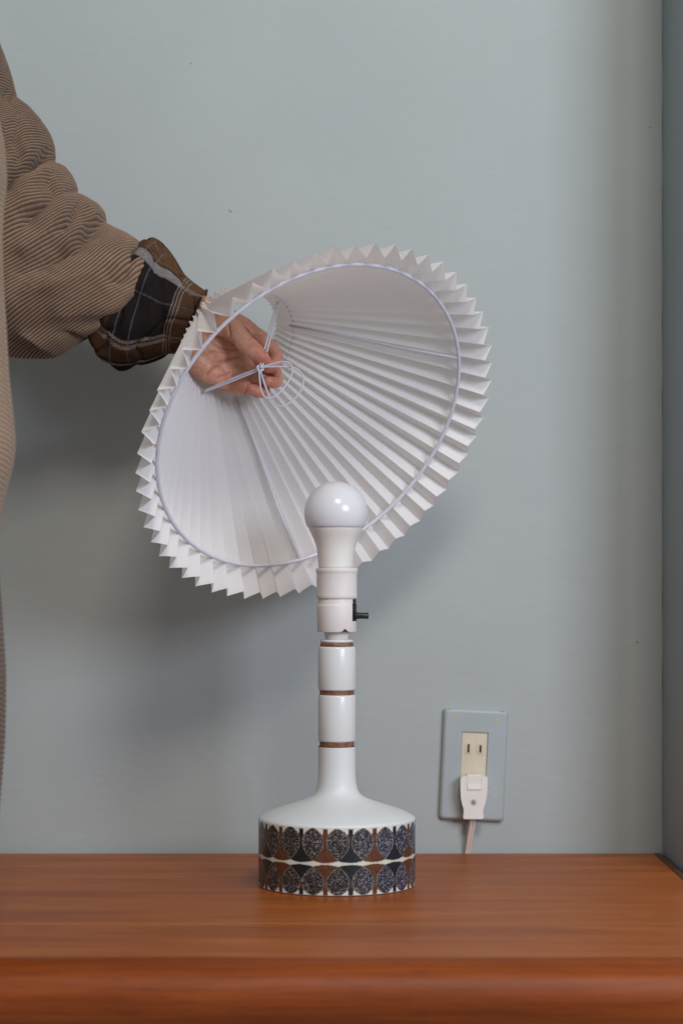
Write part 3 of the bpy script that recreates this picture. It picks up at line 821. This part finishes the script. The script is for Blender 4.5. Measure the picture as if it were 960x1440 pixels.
# arc positions of the notches in the inner outline: creases run from them across the front
tl = np.concatenate([[0], np.cumsum(np.hypot(*np.diff(tp_, axis=0).T))]); tl /= tl[-1]
def at_(x_, y_): return float(tl[np.argmin(np.hypot(tp_[:, 0]-x_, tp_[:, 1]-y_))])
N1, N2, N3, N4 = at_(23, 136), at_(77, 228), at_(108, 271), at_(148, 312)
for nk, sl, cv, wd, am, lo, hi in (((N1+N2)/2, -0.07, -0.01, .05, .008, .3, 2.0), ((N2+N3)/2+.01, -0.10, -0.03, .024, .007, .3, 2.2), ((N3+N4)/2, -0.18, -0.03, .030, .008, .3, 2.4)):
    disp += fold(nk, sl, cv, wd, am, lo, hi)
base3 = Cc[:, None, :] + Hv[:, None, :]*ct[..., None]
dpt = base3[..., 1] - rd[:, None]*st + CAM_D
PU = CX + base3[..., 0]*FPX/dpt; PV = CY - (base3[..., 2]-CAM_H)*FPX/dpt
PU = PU + 7*(vnoise(PU*0.05, PV*0.05, 61)-0.5); PV = PV + 7*(vnoise(PU*0.05, PV*0.05, 62)-0.5)
FRONT = sstep(-0.35, 0.25, st)
def crease(pts, amp, wd, one=0.0):
    # amp in mm, wd in photo pixels; one > 0 makes the far side fall away more slowly
    global disp
    pts = [(p_.x, p_.y) for p_ in [Vector((v_[0], v_[1], 0)) for v_ in smooth_path([(a_, b_, 0) for a_, b_ in pts], 5)]]
    dmin = np.full(PU.shape, 1e9); sd = np.zeros(PU.shape); tt_ = np.zeros(PU.shape); m__ = len(pts)-1
    for k_, ((x0, y0), (x1, y1)) in enumerate(zip(pts[:-1], pts[1:])):
        ux, uy = x1-x0, y1-y0; l2 = ux*ux+uy*uy+1e-9
        t = np.clip(((PU-x0)*ux+(PV-y0)*uy)/l2, 0, 1); ddx = PU-x0-t*ux; ddy = PV-y0-t*uy; d_ = np.hypot(ddx, ddy)
        upd = d_ < dmin; dmin = np.where(upd, d_, dmin); sd = np.where(upd, ux*ddy-uy*ddx, sd); tt_ = np.where(upd, (k_+t)/m__, tt_)
    w2 = wd*np.where(sd > 0, 1+one, 1.0)
    taper = sstep(0, 0.12, tt_)*0.3+0.7; taper = taper*sstep(1.0, 0.72, tt_)
    disp = disp + amp*0.001*np.exp(-(dmin/w2)**1.3)*taper*FRONT
for pts, am, wd, one in (([(149, 309), (128, 324), (104, 345), (60, 370), (8, 392)], -17, 8, 1.2),
                         ([(190, 340), (170, 362), (150, 385), (128, 398)], -9, 5, 0.8),
                         ([(207, 380), (180, 402), (155, 428), (110, 452), (40, 462)], -9, 9, 0.6),
                         ([(140, 476), (110, 482), (88, 478), (66, 464)], -9, 4.5, 0.3),
                         ([(78, 209), (48, 235), (18, 250), (2, 285)], -17, 5, 1.3),
                         ([(24, 137), (26, 180), (31, 214), (38, 229)], -13, 4, 1.0),
                         ([(77, 230), (70, 256), (73, 280), (48, 306), (22, 322)], -12, 4.5, 1.0),
                         ([(109, 270), (111, 288), (98, 312), (70, 330)], -9, 4, 0.8),
                         ([(12, 118), (6, 170), (14, 230)], -8, 5, 0.5),
                         ([(205, 366), (150, 366), (95, 392), (20, 418)], 9, 17, 0.0),
                         ([(180, 420), (120, 440), (50, 440)], 6, 14, 0.0),
                         ([(72, 190), (50, 205), (20, 225)], 7, 11, 0.0),
                         ([(72, 238), (40, 262), (12, 300)], 8, 12, 0.0),
                         ([(105, 258), (86, 300), (50, 338), (10, 360)], 8, 12, 0.0),
                         ([(143, 294), (112, 318), (80, 345)], 6, 9, 0.0),
                         ([(30, 470), (70, 490), (120, 492)], 5, 8, 0.0)):
    crease(pts, am*1.05, wd*1.12, one)
disp += 0.008*(vnoise(TH_*1.6, S_*9, 77)-0.5) + 0.004*(vnoise(TH_*3.5, S_*20, 78)-0.5)
# the silhouettes themselves are traced, so damp the displacement right on the lower outline
mid_ = Cc + 0.35*Hv; arc = np.concatenate([[0], np.cumsum(np.linalg.norm(np.diff(mid_, axis=0), axis=1))])
ph = arc[:, None]/0.0032 + 20*np.mod(TH_+PI/2, 2*PI)/PI + 2.2*(vnoise(TH_*1.5, S_*8, 5)-0.5)
wale = np.abs(np.sin(PI*ph))**1.05
aq = np.abs(np.mod(TH_+PI, 2*PI)-PI)
disp = np.minimum(disp, 0)*sstep(0.0, 0.40, aq) + np.maximum(disp, 0)*sstep(0.25, 1.15, aq)
disp += 0.0019*(wale-0.6)*(0.8+0.4*vnoise(TH_*30, S_*60, 71))*(0.05+0.95*sstep(0.975, 0.90, S_))
endf = sstep(1.0, 0.985, S_)
V3 = Cc[:, None, :] + Hv[:, None, :]*(ct*(1+disp/np.maximum(radn[:, None], 1e-3)))[..., None]
V3[..., 1] -= (rd[:, None]+disp)*st
# the front of the opening bellies out over the shirt cuff
bel = (np.clip(st, 0, 1)**0.8*sstep(0.78, 0.97, S_)*(1-0.45*sstep(0.972, 1.0, S_))*0.0165)[..., None]
V3 = V3 + bel*np.array([0.93, 0.0, -0.36])
nap = vnoise(TH_*40, S_*90, 91)
cg = np.array([0.044, 0.026, 0.017]); cr = np.array([0.295, 0.188, 0.124])
wmix = np.clip(wale*(0.82+0.25*nap), 0, 1)[..., None]; wmix = wmix*(1-0.8*sstep(0.93, 0.975, S_))[..., None] + 0.45*sstep(0.93, 0.975, S_)[..., None]
colr = cg*(1-wmix)+cr*wmix
colr *= (0.92+0.16*vnoise(TH_*3, S_*8, 93))[..., None]
jacket = fast_mesh('jacket_sleeve', V3.reshape(-1, 3), grid_faces(ns, nt), M['corduroy'], person, colors=colr.reshape(-1, 3))

# shirt cuff
CU = [(172, 352, 118, 462, 0.095, .034), (190, 344, 124, 474, 0.096, .038), (206, 337, 140, 500, 0.098, .042), (221, 345, 166, 520, 0.100, .043),
      (240, 365, 200, 513, 0.103, .041), (266, 388, 230, 503, 0.106, .038), (289, 409, 257, 494, 0.109, .034), (290, 412, 259, 492, 0.109, .0315), (280, 408, 250, 488, 0.109, .0312), (262, 400, 234, 486, 0.108, .031)]
ns, nt = 300, 360
Cc, Hv, rd, th, s = loft(CU, ns, nt)
TH_, S_ = np.meshgrid(th, s); ct, st = np.cos(TH_), np.sin(TH_); radn = np.linalg.norm(Hv, axis=1)
disp = 0.012*(vnoise(TH_*1.6+S_*3, S_*5, 12)-0.5) + 0.007*(vnoise(TH_*2.6-S_*6, S_*9+TH_, 13)-0.5) - 0.0035*np.exp(-(np.abs(vnoise(TH_*2.0+S_*5, S_*6-TH_*1.2, 14)-0.5)/0.07)**1.3)
q = np.mod(TH_+PI/2, 2*PI)-PI/2
disp += -0.006*np.exp(-((S_-0.36-0.08*q)/0.03)**2)*sstep(0.2, 1.2, q)*sstep(3.2, 2.2, q)*0.6
disp += 0.0035*np.exp(-((q+0.15)/0.35)**2)*np.exp(-((S_-0.26)/0.05)**2)
V3 = Cc[:, None, :] + Hv[:, None, :]*(ct*(1+disp/np.maximum(radn[:, None], 1e-3)))[..., None]
V3[..., 1] -= (rd[:, None]+disp)*st
def plaid():
    a = q/PI                                    # 0 upper outline .. 0.5 camera .. 1 lower outline
    u = S_ + 0.04*np.sin(q) + 0.02*(vnoise(TH_*2, S_*5, 55)-0.5); a = a + 0.03*(vnoise(TH_*2, S_*6, 56)-0.5)
    dark = np.array([0.013, 0.0095, 0.008]); brown = np.array([0.098, 0.048, 0.023]); white = np.array([0.42, 0.37, 0.35]); blue = np.array([0.16, 0.18, 0.23])
    col = np.ones(TH_.shape+(3,))*dark
    tw = 0.5+0.5*np.sign(np.sin((a*520+u*300)))              # twill
    def put(maskv, c, al): 
        nonlocal col
        m = (maskv*al)[..., None]; col = col*(1-m)+c*m
    band = lambda x, c0, w: sstep(w, w*0.7, np.abs(x-c0))
    # bands running along the arm
    put(band(a, 0.09, 0.13), brown, 0.95); put(band(a, 0.78, 0.10), brown, 0.5)
    put(band(a, 0.245, 0.036), white*0.8, 0.22+0.5*tw); put(band(a, 0.70, 0.010), white, 0.1+0.35*tw); put(band(a, 0.735, 0.014), white, 0.1+0.35*tw); put(band(a, 0.90, .014), white, .2+.3*tw)
    put(band(a, 0.445, 0.0045), blue*0.9, 0.28); put(band(a, 0.06, 0.008), blue*0.6, 0.6); put(band(a, 0.14, 0.007), dark, 0.6)
    # bands running round the cuff
    put(band(u, 0.64, 0.07), brown, 0.55); put(band(u, 0.20, 0.07), brown, 0.45*(0.4+0.6*tw)); 
    put(band(u, 0.31, 0.0050), blue*0.9, 0.30); put(band(u, 0.40, 0.005), blue*0.9, 0.28)
    for c0 in (0.572, 0.588, 0.606): put(band(u, c0, 0.0035), white*0.8, 0.1+0.45*tw)
    put(band(u, 0.245, 0.022), dark, 0.85*sstep(0.12, 0.02, a))
    return col*(0.8+0.4*vnoise(TH_*60, S_*80, 33))[..., None]
fast_mesh('shirt_cuff', V3.reshape(-1, 3), grid_faces(ns, nt), M['plaid'], person, colors=plaid().reshape(-1, 3))

# jacket body: stands just left of the frame, its front edge enters it
YT = -0.33
edge_pts = [(-120, -60), (0, -55), (60, -28), (120, -14), (170, -4), (200, 2), (250, 5), (285, 0), (330, -2), (400, 0), (450, 4), (520, 8), (580, 14), (620, 18), (650, 15),
            (690, 4), (720, -4), (780, -8), (850, -3), (900, 0), (950, 3), (1040, 2), (1090, -1), (1140, -5), (1250, -10), (1420, -16)]
nz = 1500; nt = 260
yy = np.linspace(-120, 1420, nz); ee = np.interp(yy, [p[0] for p in edge_pts], [p[1] for p in edge_pts])
kk = np.hanning(35); kk /= kk.sum(); ee = np.convolve(np.pad(ee, 17, mode='edge'), kk, mode='valid')
Dt = YT+CAM_D
zc_ = CAM_H+(CY-yy)*Dt/FPX; xe = (ee-CX)*Dt/FPX
hw = np.interp(yy, [-120, -60, 60, 300, 700, 1420], [0.06, 0.11, 0.17, 0.20, 0.19, 0.20]); hd = np.interp(yy, [-120, -60, 60, 300, 700, 1420], [0.06, 0.09, 0.12, 0.14, 0.13, 0.14])
th = np.linspace(0, 2*PI, nt, endpoint=False); TH_, S_ = np.meshgrid(th, np.linspace(0, 1, nz))
phz = TH_*62/ (1.0)
wale = np.abs(np.sin(S_*PI*205 + np.sin(TH_)*14 + 5*vnoise(TH_*2, S_*5, 3)))
dsp = 0.0018*wale + 0.010*(vnoise(TH_*2.2, S_*7, 19)-0.5)*sstep(0.0, 0.6, np.abs(np.sin(TH_)))
X = (xe-hw)[:, None] + (hw[:, None]+dsp)*np.sign(np.cos(TH_))*np.abs(np.cos(TH_))**0.8
Yb = YT - (hd[:, None]+dsp)*np.sin(TH_)
Vb = np.stack([X, Yb, np.repeat(zc_[:, None], nt, 1)], -1).reshape(-1, 3)
wmix = wale[..., None]
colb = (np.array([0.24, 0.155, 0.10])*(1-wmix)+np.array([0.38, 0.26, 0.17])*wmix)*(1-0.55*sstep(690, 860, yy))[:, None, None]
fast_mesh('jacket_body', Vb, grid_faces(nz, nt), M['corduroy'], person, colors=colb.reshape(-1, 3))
ntop = 40
lathe('neck_lining', [(0.062, zc_[0]-0.004), (0.05, zc_[0]+0.012), (0.02, zc_[0]+0.02), (0.001, zc_[0]+0.021)], (xe[0]-hw[0], YT), M['plaid'], person, ntop, close=False)

# ------------------------------------------------------------------ wall outlet and plug
oc = px(665.2, 1075, WALL_Y)
ROT = Matrix.Translation(oc) @ Matrix.Rotation(math.radians(2.6), 4, 'Y')
outlet = empty('wall_outlet', oc, 'paint covered wall outlet plate with an ivory two slot socket', 'outlet')
mmm = 0.001
# plate as a frame: four bevelled bars would show seams, so one ring-shaped prism
bm = bmesh.new()
def ringverts(pts, y): return [bm.verts.new((x, y, z)) for x, z in pts]
W2, H2 = 34.6*mmm, 59.8*mmm
ow, oh = 13.8*mmm, 35*mmm
nn = 8
outer = rounded_rect(-W2, W2, -H2, H2, 4.5*mmm, nn)
outer2 = rounded_rect(-W2+1.2*mmm, W2-1.2*mmm, -H2+1.2*mmm, H2-1.2*mmm, 4.0*mmm, nn)
outer3 = rounded_rect(-W2+3.0*mmm, W2-3.0*mmm, -H2+3.0*mmm, H2-3.0*mmm, 3.0*mmm, nn)
inner = rounded_rect(-ow, ow, -oh, oh, 0.5*mmm, nn)
L = [ringverts(outer, 0), ringverts(outer, -3.4*mmm), ringverts(outer2, -5.4*mmm), ringverts(outer3, -6.45*mmm), ringverts(rounded_rect(-W2+3.6*mmm, W2-3.6*mmm, -H2+3.6*mmm, H2-3.6*mmm, 2.6*mmm, nn), -6.6*mmm), ringverts(rounded_rect(-ow-.4*mmm, ow+.4*mmm, -oh-.4*mmm, oh+.4*mmm, 0.7*mmm, nn), -6.6*mmm), ringverts(inner, -6.3*mmm), ringverts(inner, -2.0*mmm)]
for a, b in zip(L[:-1], L[1:]):
    for i in range(len(a)): bm.faces.new((a[i], a[(i+1) % len(a)], b[(i+1) % len(a)], b[i]))
bmesh.ops.recalc_face_normals(bm, faces=bm.faces)
bmesh.ops.transform(bm, matrix=ROT, verts=bm.verts); bm.verts.index_update()
plate = mesh_obj('cover_plate', [v.co.copy() for v in bm.verts], [tuple(v.index for v in f.verts) for f in bm.faces], M['plate'], outlet)
bm.free(); shade_auto(plate, 40)
for f_ in plate.data.polygons:
    if abs(f_.normal.y) > 0.995: f_.use_smooth = False
rec = prism('receptacle', [(x, z) for x, z in rounded_rect(-ow+.25*mmm, ow-.25*mmm, -oh+.25*mmm, oh-.25*mmm, .4*mmm)], -0.2*mmm, -5.0*mmm, M['ivory'], outlet, bevel=0.3*mmm, mtx=ROT)
for x in (-6.4, 6.4):
    # raised cheek and slot
    prism('slot_surround', [((x+a)*mmm, (17.2+b)*mmm) for a, b in ((-3.6, -6.2), (3.6, -6.2), (4.2, -4.8), (4.2, 5.2), (3.2, 6.4), (-3.2, 6.4), (-4.2, 5.2), (-4.2, -4.8))], -4.9*mmm, -5.5*mmm, M['ivory'], rec, bevel=0.3*mmm, mtx=ROT)
    hgt = 4.6 if x < 0 else 4.0
    prism('slot', [((x-1.15)*mmm, (17.5-hgt)*mmm), ((x+1.15)*mmm, (17.5-hgt)*mmm), ((x+1.15)*mmm, (17.5+hgt)*mmm), ((x-1.15)*mmm, (17.5+hgt)*mmm)], -5.3*mmm, -5.66*mmm, M['slot'], rec, mtx=ROT, smooth=False)
# chipped paint showing cream plastic
for pts in ([(636.5, 1006.5), (641, 1008), (643.5, 1013), (641.5, 1015.5), (639, 1012)], [(694, 1013), (698, 1012), (703.5, 1009.5), (702, 1013.5), (697, 1015.8)],
            [(693.5, 1107.5), (700, 1107), (699, 1110), (695, 1109.6)], [(631, 995.3), (635, 995.6), (634, 997.2), (631.5, 996.8)], [(705, 998.6), (709.5, 999), (709, 1000.6), (706, 1000.2)],
            [(695, 1117), (697, 1117.5), (696.6, 1119.5), (694.8, 1119)]):
    V = [px(x, y, WALL_Y-0.00675) for x, y in pts] + [px(x, y, WALL_Y-0.0062) for x, y in pts]; nq = len(pts)
    F = [tuple(range(nq))] + [(i, (i+1) % nq, nq+(i+1) % nq, nq+i) for i in range(nq)]
    mesh_obj('paint_chip', V, F, M['chip'], outlet, smooth=False)

plug = empty('power_plug', px(665.5, 1150, WALL_Y-0.012), 'white swivel power plug in the outlet with its cable running down', 'plug')
Pz = lambda x, y: (px(x, y, WALL_Y-0.02).x, px(x, y, WALL_Y-0.02).z)
half = [(0, 1091.5), (15.5, 1091.5), (18.2, 1093), (19, 1096), (18.8, 1110), (18.0, 1122), (16.0, 1131), (13.8, 1138), (13.6, 1143), (14.3, 1148), (14.0, 1150.8), (12.5, 1151.6), (0, 1151.6)]
tilt = lambda y: 666.2 - (y-1091)*0.018
outl = [Pz(tilt(y)-d, y) for d, y in half] + [Pz(tilt(y)+d, y) for d, y in half[::-1][1:-1]]
pb = prism('plug_body', outl, WALL_Y-0.0070, WALL_Y-0.0215, M['plug'], plug, bevel=0.0034)
hin = []
# swivel block: a quarter-round hinge seated in the body's head
V = []; F = []
hx0, hx1 = px(657, 0, WALL_Y-0.02).x, px(676, 0, WALL_Y-0.02).x
hz = px(0, 1099.5, WALL_Y-0.02).z; hr = 0.0074
sec = [(WALL_Y-0.0065, hz+hr)]
for k_ in range(0, 13):
    a_ = PI/2*k_/12; sec.append((WALL_Y-0.0138-hr*math.sin(a_), hz+hr*math.cos(a_)))
sec += [(WALL_Y-0.0226, hz-0.0078), (WALL_Y-0.0065, hz-0.0078)]
for x in (hx0, hx1):
    for (y, z) in sec: V.append((x, y, z))
nq = len(sec)
F = [(i, (i+1) % nq, nq+(i+1) % nq, nq+i) for i in range(nq)] + [tuple(range(nq))[::-1], tuple(range(nq, 2*nq))]
hg = mesh_obj('swivel_block', V, F, M['plug'], plug); shade_auto(hg, 35)
for x0, x1 in ((hx0-0.0007, hx0-0.0001), (hx1+0.0001, hx1+0.0007)):
    box('swivel_gap', (x0, WALL_Y-0.02175, hz-0.0078), (x1, WALL_Y-0.010, hz+0.0052), M['cable'], plug)
box('swivel_gap', (hx0-0.0005, WALL_Y-0.0219, hz-0.0088), (hx1+0.0005, WALL_Y-0.012, hz-0.0079), M['cable'], plug)
scw = px(665.6, 1128, WALL_Y-0.0215)
V = []
for (r, dy) in ((0.0034, 0.0002), (0.0034, -0.0003), (0.0027, -0.0003), (0.0025, 0.0000)):
    for k_ in range(20): V.append(scw+Vector((r*math.cos(2*PI*k_/20), dy, r*math.sin(2*PI*k_/20))))
rimo = mesh_obj('screw_recess', V, [tuple(f) for f in grid_faces(4, 20)], M['cable'], plug)
V = [scw+Vector((0.0025*math.cos(2*PI*k_/20), -0.0001, 0.0025*math.sin(2*PI*k_/20))) for k_ in range(20)] + [scw+Vector((0.0022*math.cos(2*PI*k_/20), -0.0006, 0.0022*math.sin(2*PI*k_/20))) for k_ in range(20)]
mesh_obj('screw', V, [tuple(f) for f in grid_faces(2, 20)]+[tuple(range(20, 40))], M['screw'], plug)
box('screw_slot', tuple(scw+Vector((-0.00035, -0.00075, -0.0019))), tuple(scw+Vector((0.00035, -0.0003, 0.0019))), M['slot'], plug)
for dx in (-1.95, 1.95):
    pts = [px(664+dx, 1146, WALL_Y-0.013), px(663.4+dx, 1160, WALL_Y-0.012), px(660.5+dx, 1178, WALL_Y-0.0085), px(657.6+dx, 1197, WALL_Y-0.0052), px(655.5+dx, 1215, WALL_Y-0.0050), px(654+dx, 1260, WALL_Y-0.005)]
    tube('cable', smooth_path(pts, 6), 0.00185, M['cable'], plug, 12)
